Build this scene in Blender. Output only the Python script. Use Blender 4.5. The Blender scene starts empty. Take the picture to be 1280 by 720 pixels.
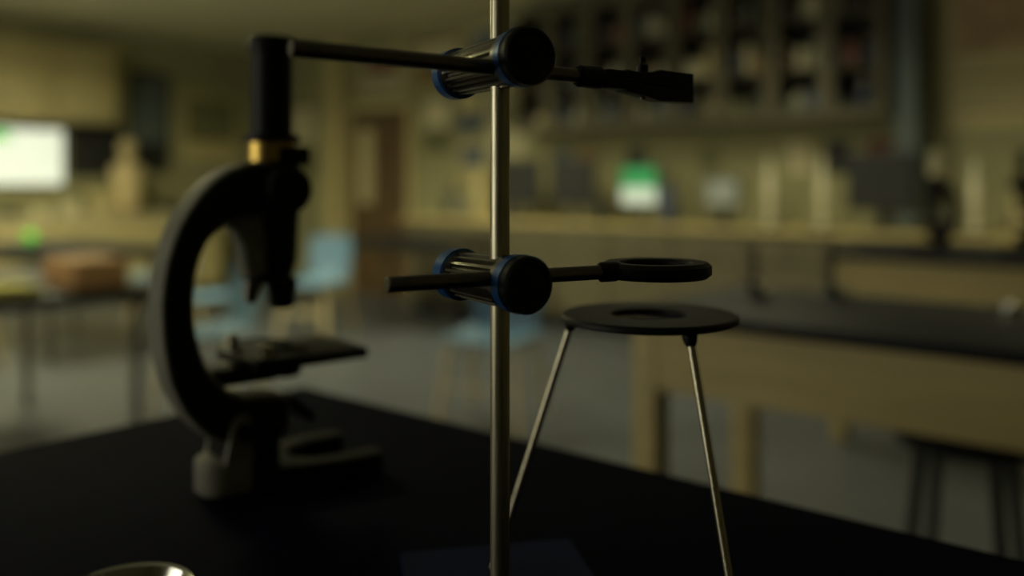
import bpy, bmesh, math, random
from mathutils import Matrix, Vector
random.seed(7)
sc = bpy.context.scene
try:
    sc.view_settings.view_transform = 'Standard'
    sc.view_settings.look = 'None'
except Exception: pass

CAMH = 1.225
YAW = math.radians(40)
BENCH = 0.90

def lin(c):
    out = []
    for v in c:
        v = v/255.0
        out.append(v/12.92 if v <= 0.04045 else ((v+0.055)/1.055)**2.4)
    return out

_m = {}
def mat(name, rgb, rough=0.6, metal=0.0, spec=0.5, var=0.12, scale=8.0, bump=0.0, emit=0.0, stretch=None, trans=0.0):
    if name in _m: return _m[name]
    m = bpy.data.materials.new(name); m.use_nodes = True
    nt = m.node_tree; n = nt.nodes; l = nt.links
    b = n['Principled BSDF']
    c = lin(rgb)
    tc = n.new('ShaderNodeTexCoord'); mp = n.new('ShaderNodeMapping')
    l.new(tc.outputs['Object'], mp.inputs['Vector'])
    if stretch: mp.inputs['Scale'].default_value = stretch
    nz = n.new('ShaderNodeTexNoise'); nz.inputs['Scale'].default_value = scale
    nz.inputs['Detail'].default_value = 4
    l.new(mp.outputs['Vector'], nz.inputs['Vector'])
    r = n.new('ShaderNodeValToRGB')
    r.color_ramp.elements[0].position = 0.3; r.color_ramp.elements[1].position = 0.7
    r.color_ramp.elements[0].color = [max(0, v*(1-var)) for v in c]+[1]
    r.color_ramp.elements[1].color = [min(1, v*(1+var)) for v in c]+[1]
    l.new(nz.outputs['Fac'], r.inputs['Fac'])
    l.new(r.outputs['Color'], b.inputs['Base Color'])
    b.inputs['Roughness'].default_value = rough
    b.inputs['Metallic'].default_value = metal
    b.inputs['Specular IOR Level'].default_value = spec
    if trans: b.inputs['Transmission Weight'].default_value = trans
    if emit:
        l.new(r.outputs['Color'], b.inputs['Emission Color'])
        b.inputs['Emission Strength'].default_value = emit
    if bump:
        bp = n.new('ShaderNodeBump'); bp.inputs['Strength'].default_value = bump
        bp.inputs['Distance'].default_value = 0.001
        l.new(nz.outputs['Fac'], bp.inputs['Height']); l.new(bp.outputs['Normal'], b.inputs['Normal'])
    _m[name] = m
    return m

class B:
    def __init__(s, name):
        s.name = name; s.bm = bmesh.new(); s.mats = []; s.T = Matrix.Identity(4)
    def mi(s, m):
        if m not in s.mats: s.mats.append(m)
        return s.mats.index(m)
    def v(s, p): return s.bm.verts.new(s.T @ Vector(p))
    def f(s, vs, m, smooth=True):
        try:
            fc = s.bm.faces.new(vs); fc.material_index = s.mi(m); fc.smooth = smooth
        except ValueError: pass
    def box(s, a, b, m, R=None, c=0.0):
        x0,y0,z0 = a; x1,y1,z1 = b
        t = bmesh.new()
        vs = [t.verts.new(p) for p in [(x0,y0,z0),(x1,y0,z0),(x1,y1,z0),(x0,y1,z0),(x0,y0,z1),(x1,y0,z1),(x1,y1,z1),(x0,y1,z1)]]
        for q in [(0,3,2,1),(4,5,6,7),(0,1,5,4),(1,2,6,5),(2,3,7,6),(3,0,4,7)]:
            t.faces.new([vs[i] for i in q])
        if c > 0:
            bmesh.ops.bevel(t, geom=t.edges[:], offset=c, segments=2, profile=0.5, affect='EDGES')
        M = s.T @ R if R is not None else s.T
        mp = {}
        for vv in t.verts: mp[vv] = s.bm.verts.new(M @ vv.co)
        for fc in t.faces:
            nf = s.bm.faces.new([mp[vv] for vv in fc.verts]); nf.material_index = s.mi(m); nf.smooth = c > 0
        t.free()
    def rev(s, p0, p1, prof, mt, n=32):
        p0 = Vector(p0); p1 = Vector(p1); ax = (p1-p0).normalized()
        up = Vector((0,0,1)) if abs(ax.z) < 0.9 else Vector((1,0,0))
        e1 = ax.cross(up).normalized(); e2 = ax.cross(e1)
        rings = []
        for pr in prof:
            t, r = pr[0], pr[1]
            rings.append([s.v(p0+ax*t+(e1*math.cos(2*math.pi*i/n)+e2*math.sin(2*math.pi*i/n))*r) for i in range(n)])
        for k in range(len(rings)-1):
            mm = prof[k][2] if len(prof[k]) > 2 else mt
            for i in range(n):
                j = (i+1) % n
                s.f([rings[k][i], rings[k][j], rings[k+1][j], rings[k+1][i]], mm)
        m0 = prof[0][2] if len(prof[0]) > 2 else mt
        m1 = prof[-1][2] if len(prof[-1]) > 2 else mt
        s.f(list(reversed(rings[0])), m0); s.f(rings[-1], m1)
    def cyl(s, p0, p1, r, m, r2=None, n=24, ch=0.0):
        L = (Vector(p1)-Vector(p0)).length; r2 = r if r2 is None else r2
        if ch: pr = [(0,r-ch),(ch,r),(L-ch,r2),(L,r2-ch)]
        else: pr = [(0,r),(L,r2)]
        s.rev(p0, p1, pr, m, n)
    def tube(s, pts, r, m, n=12):
        pts = [Vector(p) for p in pts]; rings = []
        prev = None
        for k, p in enumerate(pts):
            d = (pts[min(k+1, len(pts)-1)]-pts[max(k-1, 0)]).normalized()
            if prev is None:
                up = Vector((0,0,1)) if abs(d.z) < 0.9 else Vector((1,0,0))
                e1 = d.cross(up).normalized()
            else:
                e1 = (prev-d*prev.dot(d)).normalized()
            prev = e1; e2 = d.cross(e1)
            rr = r[k] if isinstance(r, (list, tuple)) else r
            rings.append([s.v(p+(e1*math.cos(2*math.pi*i/n)+e2*math.sin(2*math.pi*i/n))*rr) for i in range(n)])
        for k in range(len(rings)-1):
            for i in range(n):
                j = (i+1) % n
                s.f([rings[k][i], rings[k][j], rings[k+1][j], rings[k+1][i]], m)
        s.f(list(reversed(rings[0])), m); s.f(rings[-1], m)
    def poly(s, pts, h0, h1, m, axes='xz', c=0.0, R=None, side=None):
        t = bmesh.new()
        def P(p, h): return (p[0], h, p[1]) if axes == 'xz' else (p[0], p[1], h)
        A = [t.verts.new(P(p, h0)) for p in pts]; C = [t.verts.new(P(p, h1)) for p in pts]
        t.faces.new(A); t.faces.new(list(reversed(C)))
        for i in range(len(pts)):
            j = (i+1) % len(pts)
            t.faces.new([A[i], C[i], C[j], A[j]])
        bmesh.ops.recalc_face_normals(t, faces=t.faces[:])
        if c > 0:
            es = [e for e in t.edges if (len(e.link_faces) == 2 and any(len(f.verts) > 4 for f in e.link_faces))]
            bmesh.ops.bevel(t, geom=es, offset=c, segments=3, profile=0.5, affect='EDGES')
        M = s.T @ R if R is not None else s.T
        mp = {vv: s.bm.verts.new(M @ vv.co) for vv in t.verts}
        for fc in t.faces:
            try:
                mm = side if (side is not None and len(fc.verts) > 8) else m
                nf = s.bm.faces.new([mp[vv] for vv in fc.verts]); nf.material_index = s.mi(mm); nf.smooth = True
            except ValueError: pass
        t.free()
    def ring(s, c, prof, m, n=64, R=None):
        M = Matrix.Translation(c) @ (R if R is not None else Matrix.Identity(4))
        rings = []
        for i in range(n):
            a = 2*math.pi*i/n
            rings.append([s.v(M @ Vector((r*math.cos(a), r*math.sin(a), z))) for r, z in prof])
        for i in range(n):
            j = (i+1) % n
            for k in range(len(prof)):
                q = (k+1) % len(prof)
                s.f([rings[i][k], rings[j][k], rings[j][q], rings[i][q]], m)
    def ball(s, c, r, m, n=16, sz=1.0):
        pr = []
        for k in range(1, n//2):
            a = math.pi*k/(n//2)
            pr.append((r*sz*(1-math.cos(a)), r*math.sin(a)))
        s.rev(Vector(c)-Vector((0,0,r*sz)), Vector(c)+Vector((0,0,r*sz)), pr, m, n)
    def done(s, sharp=35, parent=None):
        bmesh.ops.recalc_face_normals(s.bm, faces=s.bm.faces[:])
        me = bpy.data.meshes.new(s.name); 
        co = [v.co.copy() for v in s.bm.verts]
        mn = Vector([min(c[i] for c in co) for i in range(3)]); mx = Vector([max(c[i] for c in co) for i in range(3)])
        o = Vector(((mn.x+mx.x)/2, (mn.y+mx.y)/2, mn.z))
        for v in s.bm.verts: v.co -= o
        s.bm.to_mesh(me); s.bm.free()
        for m in s.mats: me.materials.append(m)
        try: me.set_sharp_from_angle(angle=math.radians(sharp))
        except Exception: pass
        ob = bpy.data.objects.new(s.name, me); ob.location = o
        bpy.context.collection.objects.link(ob)
        return ob

# ---------------------------------------------------------------- materials
black_top = mat('black_epoxy_resin', (9,12,34), rough=0.85, spec=0.03, var=0.25, scale=30)
black_top2 = mat('black_worktop', (20,21,25), rough=0.6, spec=0.2, var=0.25, scale=30)
wood = mat('maple_wood', (192,174,118), rough=0.55, var=0.10, scale=3, stretch=(1,1,9))
wood_dark = mat('brown_wood', (92,72,46), rough=0.5, var=0.2, scale=4, stretch=(6,6,1))
wall_m = mat('painted_wall', (152,149,112), rough=0.85, var=0.10, scale=2)
ceil_m = mat('ceiling_tile', (210,208,178), rough=0.9, var=0.05, scale=20)
floor_m = mat('vinyl_floor', (68,71,76), rough=0.4, var=0.15, scale=3)
steel = mat('brushed_steel', (196,189,164), rough=0.38, metal=1.0, var=0.16, scale=90, stretch=(6,6,0.3), bump=0.2)
steel_d = mat('dark_steel', (116,112,104), rough=0.36, metal=1.0, var=0.1, scale=60)
barrel_m = mat('cast_zinc_dark', (128,124,116), rough=0.28, metal=1.0, var=0.15, scale=60)
blue_m = mat('blue_anodised_ring', (36,88,150), rough=0.35, metal=0.3, var=0.08)
blk_pl = mat('black_plastic', (12,12,16), rough=0.4, spec=0.3, var=0.1, scale=60)
blk_iron = mat('black_enamel_iron', (16,16,20), rough=0.5, spec=0.3, var=0.2, scale=80, bump=0.3)
scope_gray = mat('microscope_enamel_grey', (132,130,118), rough=0.6, spec=0.3, var=0.14, scale=25, bump=0.1)
scope_shade = mat('microscope_arm_side_shade', (34,34,35), rough=0.6, spec=0.2, var=0.2, scale=25)  # shade on the arm's side faces, put in as near-black colour
scope_blk = mat('microscope_black', (13,13,15), rough=0.5, spec=0.2, var=0.2, scale=20)
brass = mat('brass', (190,160,84), rough=0.35, metal=1.0, var=0.1)
chrome = mat('chrome', (210,208,200), rough=0.15, metal=1.0, var=0.03)
base_blue = mat('navy_enamel_plate', (14,26,70), rough=0.7, spec=0.1, var=0.15, scale=40)
chair_m = mat('blue_chair_plastic', (84,116,142), rough=0.5, var=0.05)
chair_leg = mat('chair_leg_metal', (210,192,145), rough=0.4, metal=0.2)
cab_m = mat('cabinet_oak', (92,86,64), rough=0.6, var=0.15, scale=4, stretch=(5,5,1))
cab_dk = mat('cabinet_interior', (42,41,35), rough=0.8)
beige = mat('beige_laminate', (190,178,130), rough=0.6, var=0.05)
cream = mat('cream_paper', (205,198,164), rough=0.8, var=0.08, scale=15)
dark = mat('charcoal', (34,35,36), rough=0.6)
bluegrey = mat('blue_grey_paint', (88,98,98), rough=0.7)

# ---------------------------------------------------------------- room
L, RGT, BK, FR, CH = -9.66, 3.0, 6.6, -3.0, 2.9
def simple_box(name, a, b, m, c=0.0):
    o = B(name); o.box(a, b, m, c=c); return o.done()
simple_box('floor', (L-.1, FR-.1, -0.1), (RGT+.1, BK+.1, 0), floor_m)
simple_box('ceiling', (L-.1, FR-.1, CH), (RGT+.1, BK+.1, CH+.1), ceil_m)
simple_box('wall_back', (L-.1, BK, 0), (RGT+.1, BK+.1, CH), wall_m)
simple_box('wall_front', (L-.1, FR-.1, 0), (RGT+.1, FR, CH), wall_m)
simple_box('wall_left', (L-.1, FR, 0), (L, BK, CH), wall_m)
simple_box('wall_right', (RGT, FR, 0), (RGT+.1, BK, CH), wall_m)
simple_box('baseboard_back', (L, BK-.015, 0), (-8.35, BK, 0.1), dark)
simple_box('baseboard_left', (L, FR, 0), (L+.015, 2.15, 0.1), dark)
simple_box('trim_1', (-8.3, BK-.12, 0), (-8.05, BK, CH), beige)
simple_box('trim_2', (-1.86, BK-.3, 0.93), (-1.72, BK, CH), bluegrey)

o = B('added_window_1')  # made-up glazed opening behind the camera, added to light the foreground sideways
wx0, wx1, wz0, wz1 = -5.4, -2.0, .95, 2.1
o.box((wx0-.08, FR+.001, wz0-.08), (wx1+.08, FR+.06, wz0), beige)
o.box((wx0-.08, FR+.001, wz1), (wx1+.08, FR+.06, wz1+.08), beige)
for k in range(4):
    xx = wx0-.08+k*(wx1-wx0+.08)/3
    o.box((xx, FR+.001, wz0), (xx+.08, FR+.06, wz1), beige)
o.box((wx0, FR+.002, wz0), (wx1, FR+.02, wz1), mat('added_pane_glow', (190,200,200), rough=.5, emit=.5))  # glowing pane, part of the added side light
o.done()

o = B('door_1')
da, db = -7.92, -6.98
YB = BK-.003
for x0, x1 in ((da-.08, da), (db, db+.08)):
    o.box((x0, BK-.05, 0.001), (x1, YB, 2.12), beige)
o.box((da-.08, BK-.05, 2.05), (db+.08, YB, 2.14), beige)
o.box((da, BK-.035, 0.005), (db, YB, 2.05), wood_dark)
o.box((da+.14, BK-.042, 1.0), (da+.38, BK-.03, 1.85), mat('wired_glass', (190,180,140), rough=0.3))
o.cyl((db-.1, BK-.035, 1.02), (db-.1, BK-.09, 1.02), .012, chrome)
o.cyl((db-.2, BK-.09, 1.02), (db-.09, BK-.09, 1.02), .011, chrome)
o.done()

# ---------------------------------------------------------------- lab benches
def lab_bench(x0, x1, y0, y1, top=BENCH, apron=.17, leg=.07, tm=None):
    o = B('lab_bench')
    tm = tm or black_top2
    o.box((x0, y0, top-.032), (x1, y1, top), tm, c=.003)
    i = .02
    o.box((x0+i, y0+i, top-.032-apron), (x1-i, y0+i+.025, top-.0321), wood)
    o.box((x0+i, y1-i-.025, top-.032-apron), (x1-i, y1-i, top-.0321), wood)
    o.box((x0+i, y0+i+.025, top-.032-apron), (x0+i+.025, y1-i-.025, top-.0321), wood)
    o.box((x1-i-.025, y0+i+.025, top-.032-apron), (x1-i, y1-i-.025, top-.0321), wood)
    for lx in (x0+i-.004, x1-i-leg+.004):
        for ly in (y0+i-.004, y1-i-leg+.004):
            o.box((lx, ly, 0), (lx+leg, ly+leg, top-.0325), wood, c=.004)
    return o.done()
lab_bench(-1.164, .50, -.10, .868, tm=black_top)
lab_bench(-1.255, .70, 1.95, 2.62)
lab_bench(-1.56, .60, 4.20, 4.90)

def stool(cx, cy):
    o = B('lab_stool')
    o.rev((cx, cy, .60), (cx, cy, 1), [(0,.13),(.004,.15),(.022,.155),(.03,.145)], dark, 32)
    for k in range(4):
        a = math.pi/4+k*math.pi/2
        dx, dy = math.cos(a), math.sin(a)
        o.tube([(cx+dx*.11, cy+dy*.11, .60), (cx+dx*.18, cy+dy*.18, 0)], .014, dark)
    o.ring((cx, cy, .22), [(.152,-.006),(.164,-.006),(.164,.006),(.152,.006)], dark, 32)
    o.done()
stool(-.52, 2.30); stool(-.05, 2.30)

def student_table(x0, x1, y0, y1, top=.75):
    o = B('student_table')
    o.box((x0, y0, top-.03), (x1, y1, top), black_top2, c=.004)
    o.box((x0+.05, y0+.05, top-.1), (x1-.05, y0+.07, top-.0301), steel_d)
    o.box((x0+.05, y1-.07, top-.1), (x1-.05, y1-.05, top-.0301), steel_d)
    for lx in (x0+.08, x1-.08):
        for ly in (y0+.08, y1-.08):
            o.cyl((lx, ly, 0), (lx, ly, top-.031), .022, steel_d, n=12)
    return o.done()
student_table(-5.3, -3.9, 1.15, 2.1)
student_table(-7.7, -6.2, 2.5, 3.4)
student_table(-6.3, -4.9, 5.0, 5.7)

def chair(cx, cy, rot):
    o = B('school_chair')
    o.T = Matrix.Translation((cx, cy, 0)) @ Matrix.Rotation(rot, 4, 'Z')
    prof = [(.21,.425),(.19,.44),(.1,.437),(0,.43),(-.1,.435),(-.17,.45),(-.2,.50),(-.215,.58),(-.235,.68),(-.25,.77),(-.255,.80)]
    W = 10; grid = []
    for k, (y, z) in enumerate(prof):
        w = .21 if k < 6 else (.17 if k == 6 else (.20 if k < 9 else .185 - .02*(k-9)))
        row = []
        for i in range(W+1):
            t = -1+2*i/W
            dz = .012*t*t if k < 6 else 0
            dy = .03*t*t if k >= 6 else 0
            row.append(((t*w, y+dy, z+dz), (t*w, y+dy-(.008 if k >= 5 else 0), z+dz-(.008 if k < 6 else 0))))
        grid.append(row)
    for side in (0, 1):
        V = [[o.v(p[side]) for p in row] for row in grid]
        for k in range(len(V)-1):
            for i in range(W):
                o.f([V[k][i], V[k][i+1], V[k+1][i+1], V[k+1][i]], chair_m)
    for sx in (-1, 1):
        o.tube([(sx*.17, .14, .425), (sx*.19, .18, .3), (sx*.215, .23, 0)], .016, chair_leg)
        o.tube([(sx*.17, -.1, .425), (sx*.19, -.16, .3), (sx*.215, -.24, 0)], .016, chair_leg)
        o.tube([(sx*.17, .14, .422), (sx*.17, -.1, .422)], .012, chair_leg)
    o.tube([(-.2, .2, .2), (.2, .2, .2)], .008, chair_leg)
    return o.done()
chair(-3.02, 3.45, math.radians(200))
chair(-5.80, 4.45, math.radians(200))
chair(-4.25, 2.55, math.radians(170))
chair(-6.55, 2.05, math.radians(10))
chair(-5.6, 3.3, math.radians(-30))
chair(-7.2, 3.9, math.radians(180))

# ---------------------------------------------------------------- back wall furniture
def jar(o, x, y, z, r, h, m, cap=None):
    o.rev((x, y, z), (x, y, z+h), [(0, r*.9), (h*.04, r), (h*.68, r), (h*.82, r*.5), (h*.98, r*.5), (h, r*.45)], m, 14)
    if cap: o.cyl((x, y, z+h*.96), (x, y, z+h*1.06), r*.6, cap, n=14)
jar_mats = [mat('amber_bottle', (88,70,50), rough=.2), mat('white_bottle', (224,218,190), rough=.4),
            mat('green_bottle', (80,90,70), rough=.3), mat('clear_glassware', (170,170,146), rough=.15),
            mat('cobalt_bottle', (70,78,100), rough=.3)]
box_mats = [cream, beige, mat('red_card', (120,78,62), rough=.7), mat('blue_card', (84,96,112), rough=.7),
            mat('olive_card', (116,116,80), rough=.7), dark, mat('orange_card', (150,120,78), rough=.7)]

o = B('wall_counter')
o.box((-6.4, 6.0, .1), (2.9, BK-.001, .87), cab_m)
o.box((-6.38, 6.04, .0), (2.88, BK-.001, .1), dark)
o.box((-6.43, 5.96, .87), (2.93, BK-.001, .90), wood)
x = -6.38
while x < 2.6:
    o.box((x+.02, 5.985, .14), (x+.56, 6.0, .64), cab_m)
    o.box((x+.02, 5.985, .67), (x+.56, 6.0, .84), cab_m)
    o.cyl((x+.24, 5.97, .755), (x+.34, 5.97, .755), .006, steel_d, n=8)
    x += .6
o.done()

cabx = -5.22
for ci in range(4):
    w = .83; x0 = cabx+ci*w; x1 = x0+w-.01; y0 = BK-.34; z0, z1 = 1.70, 2.80
    o = B('wall_cabinet')
    o.box((x0, BK-.02, z0), (x1, BK-.001, z1), cab_dk)
    o.box((x0, y0, z0), (x0+.02, BK-.02, z1), cab_m); o.box((x1-.02, y0, z0), (x1, BK-.02, z1), cab_m)
    o.box((x0+.02, y0, z0), (x1-.02, BK-.02, z0+.03), cab_m); o.box((x0+.02, y0, z1-.03), (x1-.02, BK-.02, z1), cab_m)
    for zz in (2.05, 2.42): o.box((x0+.02, y0+.02, zz), (x1-.02, BK-.02, zz+.02), cab_m)
    xm = (x0+x1)/2
    for a, b in ((x0, xm-.003), (xm+.003, x1)):
        o.box((a, y0-.02, z0), (a+.055, y0-.001, z1), cab_m); o.box((b-.055, y0-.02, z0), (b, y0-.001, z1), cab_m)
        o.box((a+.055, y0-.02, z0), (b-.055, y0-.001, z0+.06), cab_m); o.box((a+.055, y0-.02, z1-.06), (b-.055, y0-.001, z1), cab_m)
    o.ball((xm-.03, y0-.03, 2.1), .012, chrome); o.ball((xm+.03, y0-.03, 2.1), .012, chrome)
    o.done()
    o = B('bottle_collection')
    for zz, hh in ((1.7305, .28), (2.0705, .3), (2.4405, .28)):
        xx = x0+.09
        while xx < x1-.09:
            r = random.uniform(.025, .05)
            if random.random() < .65:
                jar(o, xx, BK-.25+random.uniform(-.02, .06), zz, r, random.uniform(.14, hh*.9), random.choice(jar_mats), random.choice([dark, cream]))
            else:
                o.box((xx-r, BK-.28, zz), (xx+r, BK-.08, zz+random.uniform(.1, hh*.85)), random.choice(box_mats))
            xx += r*2+random.uniform(.01, .04)
    o.done()
# cartons stored under / on top edges and pinned notes between cabinets and counter
def poster(x0, x1, z0, z1, m, m2=None):
    o = B('wall_poster')
    o.box((x0, BK-.006, z0), (x1, BK-.001, z1), m)
    if m2:
        o.box((x0+.04, BK-.008, z0+(z1-z0)*.45), (x1-.04, BK-.0061, z1-.04), m2)
        for k in range(3):
            zz = z0+(z1-z0)*(.1+.1*k)
            o.box((x0+.05, BK-.008, zz), (x1-.06, BK-.0061, zz+.015), dark)
    o.done()
bm_ = box_mats
poster(-6.8, -6.35, 1.55, 2.15, bm_[4], bm_[0]); poster(-6.28, -5.9, 1.75, 2.2, bm_[3], bm_[1])
poster(-5.82, -5.4, 1.5, 2.1, bm_[0], bm_[4]); poster(-6.25, -5.85, 1.2, 1.65, bm_[1], bm_[3])
poster(-6.9, -6.2, 2.3, 2.75, bm_[6], bm_[0]); poster(-6.1, -5.4, 2.25, 2.8, bm_[0], bm_[3])
poster(-7.75, -7.1, 2.25, 2.7, bm_[0], bm_[2]); poster(-9.2, -8.6, 1.3, 2.2, bm_[4], bm_[0])
poster(-1.6, -.55, 1.6, 2.75, bm_[1], mat('pinkish_map', (170,146,112), rough=.8, var=.3, scale=4))
poster(-.4, .6, 1.5, 2.6, bm_[0], bm_[4])
for px_, m_ in ((-5.0, 3), (-4.75, 6), (-4.2, 5), (-3.5, 4), (-2.75, 0), (-2.45, 5), (-2.15, 2)):
    poster(px_, px_+.18, 1.3, 1.55, bm_[m_])

scr_w = mat('screen_white', (176,188,172), rough=.4, emit=.85, var=.04)
scr_g = mat('screen_green', (44,128,74), rough=.4, emit=.8, var=.1)
scr_dim = mat('screen_dim', (106,108,92), rough=.4, emit=.8, var=.1)
def monitor(cx, cy, z, w, h, top, bot, rot=0, frac=.5):
    o = B('computer_monitor')
    o.T = Matrix.Translation((cx, cy, z)) @ Matrix.Rotation(rot, 4, 'Z')
    o.box((-.12, -.08, 0), (.12, .1, .015), dark, c=.004)
    o.box((-.03, .02, .015), (.03, .045, .2), dark)
    o.box((-w/2-.02, -.02, .14), (w/2+.02, .02, .18+h), dark, c=.005)
    o.box((-w/2, -.024, .16+h*(1-frac)), (w/2, -.0201, .16+h), top)
    o.box((-w/2, -.024, .16), (w/2, -.0201, .16+h*(1-frac)), bot)
    return o.done()
monitor(-3.86, 6.25, .9005, .42, .30, scr_g, scr_w, math.radians(-15), .55)
monitor(-3.12, 6.25, .9005, .26, .20, scr_dim, scr_dim)
monitor(-4.55, 6.25, .9005, .42, .36, dark, dark)
monitor(-1.95, 6.3, .9005, .42, .36, dark, dark)
monitor(-5.15, 6.25, .9005, .42, .36, dark, dark)

for cx_, hh_ in ((-2.72, 1.0), (-2.33, 1.0), (-1.35, .9)):
    o = B('burette_stand')
    o.box((cx_-.09, 6.1, .9005), (cx_+.09, 6.32, .92), dark, c=.003)
    o.rev((cx_, 6.2, .92), (cx_, 6.2, 2), [(t*hh_, r) for t, r in [(0,.03),(.06,.032),(.07,.022),(.12,.018),(.13,.030),(.36,.030),(.38,.018),(.50,.016),(.51,.006)]], mat('white_porcelain', (226,220,190), rough=.35), 20)
    o.done()

o = B('counter_supplies')
xx = -6.2
while xx < 2.5:
    if min(abs(xx-c) for c in (-3.86, -3.12, -4.55, -1.95, -5.15)) > .29 and min(abs(xx-c) for c in (-2.72, -2.33, -1.35)) > .17:
        r = random.uniform(.03, .07)
        if random.random() < .6: jar(o, xx, 6.3+random.uniform(-.12, .12), .9005, r, random.uniform(.15, .42), random.choice(jar_mats+[dark, dark, steel_d]), dark)
        else: o.box((xx-r*1.3, 6.2, .9005), (xx+r*1.3, 6.4, .9+random.uniform(.12, .5)), random.choice(box_mats+[dark, dark, dark, bluegrey]))
    xx += random.uniform(.11, .2)
o.done()

o = B('wall_television')
o.box((L+.001, 2.95, 1.19), (L+.05, 4.10, 1.82), dark, c=.008)
o.box((L+.0505, 2.98, 1.22), (L+.054, 4.07, 1.79), mat('tv_screen_white', (212,218,200), rough=.4, emit=1.0, var=.02))
o.box((L+.0545, 3.35, 1.66), (L+.056, 3.55, 1.76), mat('tv_logo_green', (90,180,80), rough=.4, emit=.9))
o.done()
o = B('wall_cupboard')
o.box((L+.001, 2.2, 1.88), (L+.36, 4.5, 2.66), beige)
for k in range(4):
    o.box((L+.3605, 2.22+k*.57, 1.9), (L+.378, 2.22+k*.57+.55, 2.64), beige, c=.004)
    o.cyl((L+.39, 2.3+k*.57, 2.0), (L+.39, 2.3+k*.57, 2.1), .006, steel_d, n=8)
o.done()
o = B('side_counter')
o.box((L+.001, 2.2, .08), (L+.6, 5.6, .87), beige)
o.box((L+.05, 2.22, 0), (L+.56, 5.58, .08), dark)
o.box((L+.001, 2.18, .87), (L+.63, 5.62, .90), cream)
for k in range(6):
    o.box((L+.601, 2.23+k*.56, .12), (L+.615, 2.23+k*.56+.53, .84), beige)
o.done()
o = B('anatomical_torso_model')
tz = .9005
o.rev((L+.35, 4.62, tz), (L+.35, 4.62, tz+1), [(0,.14),(.02,.145),(.03,.07),(.07,.07),(.09,.15),(.16,.17),(.27,.14),(.36,.16),(.46,.18),(.53,.15),(.56,.06),(.62,.05),(.65,.075),(.72,.09),(.78,.075),(.81,.03)], mat('plaster_flesh', (206,188,142), rough=.6, var=.15), 24)
o.done()
def poster_l(y0, y1, z0, z1, m, m2):
    o = B('wall_poster'); o.box((L+.001, y0, z0), (L+.006, y1, z1), m)
    o.box((L+.0061, y0+.05, z0+.3*(z1-z0)), (L+.008, y1-.05, z1-.05), m2); o.done()
poster_l(4.15, 4.75, 1.3, 1.86, dark, dark)
poster_l(4.8, 5.3, 1.35, 2.5, dark, bluegrey); poster_l(5.45, 6.2, 1.5, 2.3, bm_[1], bm_[4])
o = B('counter_supplies')
yy = 2.3
while yy < 5.5:
    if abs(yy-4.62) > .32:
        o.box((L+.2, yy, .9005), (L+.4, yy+random.uniform(.08, .2), .9+random.uniform(.08, .26)), random.choice([cream, beige, cream, bm_[4], dark]))
    yy += .28
o.done()

o = B('cardboard_box')
o.box((-4.35, 1.75, .7505), (-4.02, 2.0, .88), mat('cardboard', (204,158,104), rough=.8), c=.004)
o.box((-4.2, 1.75-.001, .8801), (-4.16, 2.001, .8815), beige)
o.done()
o = B('paper_stack')
for k in range(8):
    a = random.uniform(-.01, .01)
    o.box((-4.25+a, 1.35+a, .7505+k*.005), (-3.98+a, 1.6-a, .7545+k*.005), mat('yellow_green_paper', (190,184,50), rough=.8))
o.done()
o = B('desk_lamp')
o.cyl((-6.9, 2.75, .7505), (-6.9, 2.75, .77), .07, dark)
o.tube([(-6.9, 2.75, .77), (-6.9, 2.75, .80), (-6.88, 2.7, .82)], .008, dark)
o.ball((-6.87, 2.68, .83), .045, mat('green_lamp', (70,170,40), rough=.4, emit=.6))
o.done()

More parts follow.
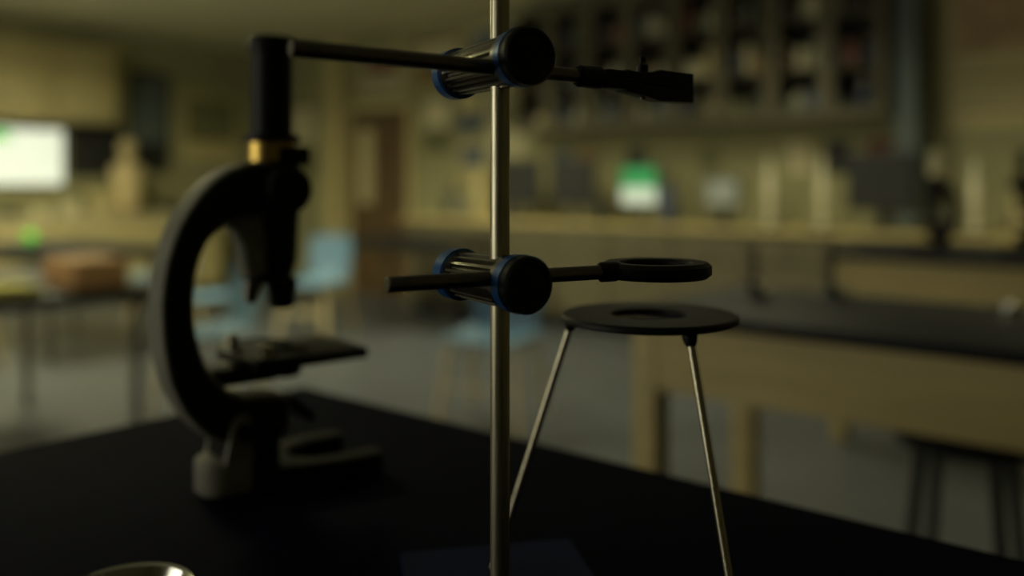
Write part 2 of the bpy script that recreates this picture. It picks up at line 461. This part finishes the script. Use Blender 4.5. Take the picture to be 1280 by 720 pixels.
# ---------------------------------------------------------------- microscope
def microscope(M, body_top=scope_blk, arm=scope_gray):
    o = B('microscope'); o.T = M
    k = 1.03
    S = lambda s: s*k
    Z = lambda z: .325+z*k
    outer = [(.013,.0237),(-.0120,.0245),(-.0364,.0212),(-.0550,.0145),(-.0705,.004),(-.084,-.0095),(-.095,-.0244),(-.1045,-.040),(-.111,-.0564),(-.117,-.0765),(-.1203,-.096),(-.1222,-.116),(-.1218,-.1358),(-.1203,-.157),(-.1172,-.1764),(-.113,-.195),(-.107,-.21),(-.1,-.2245),(-.0908,-.237),(-.081,-.248),(-.0705,-.257),(-.054,-.266),(-.0364,-.27),(0,-.27),(.012,-.258),(.012,-.225)]
    inner = [(-.007,-.220),(-.0374,-.218),(-.054,-.21),(-.0706,-.1916),(-.078,-.180),(-.0827,-.166),(-.087,-.150),(-.089,-.134),(-.0897,-.118),(-.089,-.1024),(-.087,-.086),(-.0827,-.0712),(-.076,-.058),(-.0666,-.048),(-.0560,-.0415),(-.0458,-.039),(-.007,-.0334),(.010,-.0334)]
    o.poly([(S(a), Z(b)) for a, b in outer+inner], -.022, .022, arm, 'xz', c=.004, side=scope_shade)
    heel = [(-.080,.008),(-.077,.016),(-.071,.023),(-.062,.027),(-.050,.029),(-.034,.030)]
    o.poly([(S(a), S(b)) for a, b in heel+[(a, -b) for a, b in reversed(heel)]], 0, .038, arm, 'xy', c=.006)
    half = [(-.0345,.028),(.01,.045),(.05,.057),(.09,.060),(.104,.054),(.108,.042),(.102,.032),(.06,.030),(.035,.024),(.022,.010)]
    o.poly([(S(a), S(b)) for a, b in half+[(a, -b) for a, b in reversed(half)]], 0, .024, scope_blk, 'xy', c=.003)  # base legs coloured black to stand for the darkness they lie in
    for sy in (-1, 1):
        y0, y1 = (.0225, .030) if sy > 0 else (-.030, -.0225)
        o.poly([(-.064,.034),(-.032,.034),(-.034,.075),(-.038,.084),(-.048,.084),(-.056,.075)], y0, y1, arm, 'xz', c=.0015)
        o.cyl((-.044, sy*.028, .066), (-.044, sy*.036, .066), .009, scope_blk)
    o.box((-.062,-.0224,.036), (-.02,.0224,.062), scope_blk)
    o.box((-.034,-.0224,.020), (.0,.0224,.062), scope_blk, c=.003)
    zt = Z(.156)
    o.rev((0,0,0), (0,0,1), [(Z(.046),.0222),(zt-.016,.0222),(zt-.015,.0245),(zt-.004,.0250),(zt,.0235),(zt,.017),(zt-.006,.013)], body_top, 40)
    o.rev((0,0,0), (0,0,1), [(Z(.024),.0255,brass),(Z(.044),.0255,brass),(Z(.044),.0300,body_top),(Z(.052),.0300,body_top),(Z(.052),.0225)], brass, 40)
    o.box((-.004,-.027,Z(.02)), (.034,.027,Z(.040)), scope_blk, c=.004)
    o.rev((.004,0,0), (.004,0,1), [(Z(-.1),.014),(Z(-.098),.018),(Z(-.082),.0235),(Z(-.06),.0245),(Z(-.03),.0262),(Z(.018),.0265),(Z(.025),.024)], scope_blk, 40)
    o.box((-.03,-.0215,Z(-.033)), (.006,.0215,Z(.02)), scope_blk, c=.004)
    for sy in (-1, 1):
        o.rev((0, sy*.02, Z(-.006)), (0, sy*.06, Z(-.006)), [(0,.010),(.012,.010),(.012,.022),(.014,.0245),(.028,.0245),(.0305,.0225),(.0305,.012),(.034,.011)], scope_blk, 40)
        o.rev((-.02, sy*.02, Z(-.25)), (-.02, sy*.05, Z(-.25)), [(0,.006),(.01,.013),(.018,.013),(.02,.011)], scope_blk, 24)
    br = [(-.060,-.030),(-.049,-.040),(-.040,-.050),(-.035,-.065),(-.033,-.082),(-.031,-.098),(-.012,-.100),(-.012,-.05),(-.02,-.030)]
    o.poly([(S(a), Z(b)) for a, b in br], -.016, .016, arm, 'xz', c=.002)
    o.rev((-.006,0,0), (-.006,0,1), [(Z(-.104),.022),(Z(-.102),.024),(Z(-.096),.024),(Z(-.094),.020)], scope_blk, 32)
    o.rev((.012,0,Z(-.100)), (.014,0,0), [(0,.0165),(.014,.0165,steel_d),(.0145,.0150),(.030,.0140),(.034,.0110),(.034,.006)], scope_blk, 32)
    o.rev((-.02,0,Z(-.100)), (-.034,0,Z(-.16)), [(0,.0095),(.012,.0095),(.013,.008),(.024,.007),(.026,.004)], steel_d, 24)
    zs = Z(-.177)
    o.box((S(-.040),-.054,zs-.012), (S(.088),.054,zs), scope_blk, c=.0025)
    o.ring((S(.015),0,zs+.0006), [(.012,0),(.02,0),(.02,.0008),(.012,.0008)], scope_blk, 32)
    for yy in (-.044, .044):
        o.cyl((S(-.026), yy, zs), (S(-.026), yy, zs+.015), .0060, steel, ch=.001)
        o.tube([(S(-.022), yy, zs+.004), (S(.0), yy*.8, zs+.007), (S(.03), yy*.55, zs+.002)], .002, scope_blk, 8)
    o.box((S(-.092),-.016,zs-.03), (S(.0),.016,zs-.0121), scope_blk, c=.003)
    o.rev((S(.015),0,0), (S(.015),0,1), [(zs-.03,.014),(zs-.028,.018),(zs-.0122,.018)], scope_blk, 24)
    o.tube([(S(.0),0,Z(-.235)), (S(.03),0,Z(-.24))], .004, scope_blk, 10)
    o.rev((S(.026),0,Z(-.245)), (S(.036),0,Z(-.235)), [(0,.022),(.003,.024),(.007,.024),(.007,.021,scope_blk)], scope_blk, 32)
    return o.done()

def camframe(x, d, z, rot=0.0):
    c, s = math.cos(YAW), math.sin(YAW)
    return Matrix.Translation((c*x-s*d, s*x+c*d, z)) @ Matrix.Rotation(YAW+rot, 4, 'Z')
microscope(camframe(-.2645, .968, BENCH, math.radians(39.7)))
microscope(Matrix.Translation((-1.18, 4.62, BENCH)) @ Matrix.Rotation(math.radians(230), 4, 'Z'), body_top=cream, arm=dark)
microscope(Matrix.Translation((-.80, 4.60, BENCH)) @ Matrix.Rotation(math.radians(260), 4, 'Z'), body_top=scope_blk, arm=dark)

def burner(gx, gy):
    o = B('bunsen_burner')
    o.rev((gx, gy, BENCH+.0005), (gx, gy, 2), [(0,.048),(.006,.048),(.016,.02),(.03,.014),(.032,.016),(.05,.016),(.052,.0095),(.128,.0095),(.13,.012),(.14,.012),(.14,.009)], dark, 28)
    o.tube([(gx, gy, BENCH+.026), (gx+.05, gy-.02, BENCH+.026), (gx+.07, gy-.03, BENCH+.026)], .006, steel_d)
    o.ball((gx+.02, gy-.02, BENCH+.045), .009, steel)
    o.done()
burner(-1.10, 2.40); burner(-.92, 2.52)

for gx, gy in ((-.444, 2.38), (-.25, 4.5)):
    o = B('gas_tap')
    o.T = Matrix.Translation((gx, gy, BENCH+.0005)) @ Matrix.Scale(.6, 4)
    o.rev((0, 0, 0), (0, 0, 1), [(0,.032),(.01,.03),(.014,.018),(.02,.022),(.03,.028),(.045,.030),(.06,.026),(.07,.010)], chrome, 24)
    for a in (0, 2.1, 4.2):
        dx, dy = math.cos(a), math.sin(a)
        o.tube([(0, 0, .05), (dx*.03, dy*.03, .05), (dx*.06, dy*.06, .05)], [.008,.007,.005], chrome)
        o.box((dx*.03-.003, dy*.03-.012, .055), (dx*.03+.003, dy*.03+.012, .075), dark)
    o.done()

# ---------------------------------------------------------------- retort stand
FG = Matrix.Translation((0,0,CAMH)) @ Matrix.Rotation(YAW, 4, 'Z')
BZ = BENCH-CAMH
rx, rd = -.0075, .55
stand = B('retort_stand'); stand.T = FG
w1 = Vector((.2, -.98, 0)).normalized(); w2 = Vector((.98, .2, 0)).normalized(); P = Vector((-.096, .757, 0))
c4 = [P, P+w1*.28, P+w1*.28+w2*.15, P+w2*.15]
stand.poly([(p.x, p.y) for p in c4], BZ+.0003, BZ+.008, base_blue, 'xy')
stand.cyl((rx, rd, BZ+.008), (rx, rd, BZ+.02), .011, steel_d, ch=.001)
stand.cyl((rx, rd, BZ+.008), (rx, rd, .40), .0061, steel, n=40, ch=.001)

def boss(o, z, ax, Lb, Lf):
    ax = Vector((ax[0], ax[1], 0)).normalized()
    c = Vector((rx, rd, z)); p0 = c-ax*Lb; p1 = c+ax*Lf; T = Lb+Lf
    n = 108; fl = 18
    e1 = ax.cross(Vector((0,0,1))).normalized(); e2 = ax.cross(e1)
    def rr(i, r):
        ph = (i*fl/n) % 1.0
        return r if ph < .5 else r-.0028
    rings = []
    for t, r in ((.009,.0142),(.013,.0152),(T-.022,.0164),(T-.014,.0160)):
        rings.append([o.v(p0+ax*t+(e1*math.cos(2*math.pi*i/n)+e2*math.sin(2*math.pi*i/n))*rr(i, r)) for i in range(n)])
    for k in range(3):
        for i in range(n):
            j = (i+1) % n
            o.f([rings[k][i], rings[k][j], rings[k+1][j], rings[k+1][i]], barrel_m)
    o.rev(p0, p1, [(-.004,.008,blk_pl),(-.003,.0140,blk_pl),(-.001,.0162,blk_pl),(0,.0174,blue_m),(.010,.0174,blue_m),(.0112,.0160,barrel_m),(.014,.0130,barrel_m)], blk_pl, 56)
    o.rev(p0, p1, [(T-.024,.0150,barrel_m),(T-.021,.0170,barrel_m),(T-.0165,.0172,barrel_m),(T-.0163,.0177,blue_m),(T-.0085,.0180,blue_m),(T-.0082,.0170,blk_pl),(T-.0075,.0176,blk_pl),(T-.002,.0176,blk_pl),(T,.0162,blk_pl),(T,.0138,blk_pl),(T-.0015,.0125,blk_pl),(T-.0015,.004,blk_pl),(T-.0010,.0035,blk_pl)], blk_pl, 56)

def hrod(o, p0, p1, m=steel_d):
    o.cyl(p0, p1, .0047, m, n=32, ch=.0007)

boss(stand, .0755, (.476,-.879), .068, .040)
boss(stand, -.0605, (.56,-.83), .056, .033)
u0 = Vector((-.114, .4525, .0700)); u1 = Vector((.0497, .575, .0700)); ud = (u1-u0).normalized()
hrod(stand, u0, u1+ud*.004)
l0 = Vector((-.0715, .501, -.0574)); l1 = Vector((.060, .574, -.0574)); ld = (l1-l0).normalized()
hrod(stand, l0, l1+ld*.004)
ang = math.atan2(ud.y, ud.x)
sv = stand.T
stand.T = FG @ Matrix.Translation(u1) @ Matrix.Rotation(ang, 4, 'Z')
stand.rev((-.010,0,0), (1,0,0), [(0,.0058),(.002,.0072),(.018,.0078),(.020,.0062),(.026,.0062)], blk_pl, 28)
stand.box((.012,-.006,-.0068), (.044,.006,.0060), blk_pl, c=.0015)
stand.poly([(.026,-.0010),(.058,-.0020),(.094,-.0012),(.094,.0082),(.062,.0088),(.054,.0068),(.042,.0056),(.030,.0066)], -.0065, .0065, blk_pl, 'xz', c=.0010)
stand.poly([(.020,-.0004),(.056,-.0026),(.094,-.0020),(.094,-.0100),(.084,-.0122),(.062,-.0130),(.050,-.0105),(.030,-.0075)], -.0065, .0065, blk_pl, 'xz', c=.0010)
stand.box((.070,-.0068,-.0125), (.0945,.0068,.0086), blk_pl, c=.001)
stand.cyl((.050,0,-.0125), (.050,0,.0135), .0019, steel_d, n=16)
stand.box((.0475,-.0008,.0105), (.0525,.0008,.0175), blk_pl, c=.0004)
stand.cyl((.050,0,.0065), (.050,0,.0115), .0040, blk_pl, n=20)
stand.T = sv
rc = Vector((.0974, .595, -.0574)); R0 = .036
stand.ring(rc, [(R0-.013,-.0030),(R0-.0115,-.0054),(R0-.002,-.0056),(R0+.001,-.003),(R0+.001,.0026),(R0-.002,.0050),(R0-.0115,.0048),(R0-.013,.003)], blk_iron, 72)
stand.T = FG @ Matrix.Translation(l1) @ Matrix.Rotation(math.atan2(ld.y, ld.x), 4, 'Z')
stand.rev((-.004,0,0), (1,0,0), [(0,.0052),(.002,.0066),(.012,.0066),(.018,.0050)], blk_iron, 24)
stand.done(sharp=30)

# ---------------------------------------------------------------- tripod
tp = B('tripod_stand'); tp.T = FG
tc = Vector((.109, .70, -.105))
tp.ring(tc, [(.030,-.0030),(.031,-.0040),(.0685,-.0040),(.0700,-.0025),(.0700,.0005),(.0685,.0020),(.031,.0020),(.030,.0010)], blk_iron, 96)
for ang, rt, rf in ((-70,.060,.130),(50,.060,.130),(170,.061,.1265)):
    a = math.radians(ang); dx, dy = math.cos(a), math.sin(a)
    top = tc+Vector((dx*rt, dy*rt, -.004))
    zf = BZ+.0006 if ang != 170 else BZ+.0096
    foot = Vector((tc.x+dx*rf, tc.y+dy*rf, zf))
    tp.cyl(foot, top, .0029, steel, n=20, ch=.0005)
    ld_ = (foot-top).normalized()
    tp.rev(top, foot, [(-.002,.0050),(.003,.0058),(.007,.0048),(.010,.0032)], blk_iron, 20)
tp.done()

o = B('steel_dish'); o.T = FG
o.rev((-.290,.660,BZ+.0005), (-.290,.660,1), [(0,.036),(.002,.039),(.016,.0465),(.019,.049),(.0200,.0485),(.0185,.0455),(.004,.038),(.003,.034)], chrome, 64)
o.done()

# ---------------------------------------------------------------- lights
warm = (1.0, .955, .60)
def area(name, loc, to, sx, sy, power, col, spread=180):
    ld = bpy.data.lights.new(name, 'AREA'); ld.shape = 'RECTANGLE'; ld.size = sx; ld.size_y = sy
    ld.energy = power; ld.color = col; ld.spread = math.radians(spread)
    ob = bpy.data.objects.new(name, ld); ob.location = loc
    ob.rotation_euler = Vector(to).to_track_quat('-Z','Y').to_euler()
    bpy.context.collection.objects.link(ob)
def troffer(x, y, power, w=1.2, h=.3, col=warm, em=1.0, spread=125):
    o = B('ceiling_light')
    o.box((x-w/2-.03, y-h/2-.03, CH-.05), (x+w/2+.03, y+h/2+.03, CH-.001), cream)
    o.box((x-w/2, y-h/2, CH-.056), (x+w/2, y+h/2, CH-.0501), mat('diffuser', (240,228,190), emit=em, rough=.5))
    o.done()
    area('troffer_lamp', (x, y, CH-.07), (0,0,-1), h, w, power, col, spread)
troffer(-6.7, 2.5, 100, spread=165); troffer(-5.0, 4.6, 30); troffer(-2.6, 4.6, 25, spread=140)
troffer(-7.2, .3, 30); troffer(-.2, 4.9, 14)
o = B('added_uplight_body')  # made-up hanging fitting out of view, added to carry the ceiling fill
px_, py_ = -6.2, 2.0
o.box((px_-.6, py_-.1, 2.42), (px_+.6, py_+.1, 2.48), cream, c=.01)
for dx in (-.5, .5): o.cyl((px_+dx, py_, 2.48), (px_+dx, py_, CH-.001), .006, steel_d, n=8)
o.done()
area('ceiling_fill_light', (px_, py_, 2.50), (0,0,1), .16, 1.1, 75, warm)  # added fill aimed upward to brighten the ceiling
area('added_side_light', (-3.7, FR+.08, 1.52), (0,1,0), 3.4, 1.15, 40, (1.0, .96, .78))  # added light from the left for rod highlights and the arm's rim

w = bpy.data.worlds.new('World'); sc.world = w; w.use_nodes = True
w.node_tree.nodes['Background'].inputs[0].default_value = (.5,.6,1,1)
w.node_tree.nodes['Background'].inputs[1].default_value = .01

# ---------------------------------------------------------------- camera
cd = bpy.data.cameras.new('camera'); cam = bpy.data.objects.new('camera', cd)
cam.location = (0, 0, CAMH); cam.rotation_euler = (math.radians(90), 0, YAW)
cd.sensor_width = 36; cd.lens = 1100*36/1280; cd.shift_y = -130/1280
cd.clip_start = .02; cd.clip_end = 60
cd.dof.use_dof = True; cd.dof.focus_distance = .57; cd.dof.aperture_fstop = 1.9
bpy.context.collection.objects.link(cam); sc.camera = cam
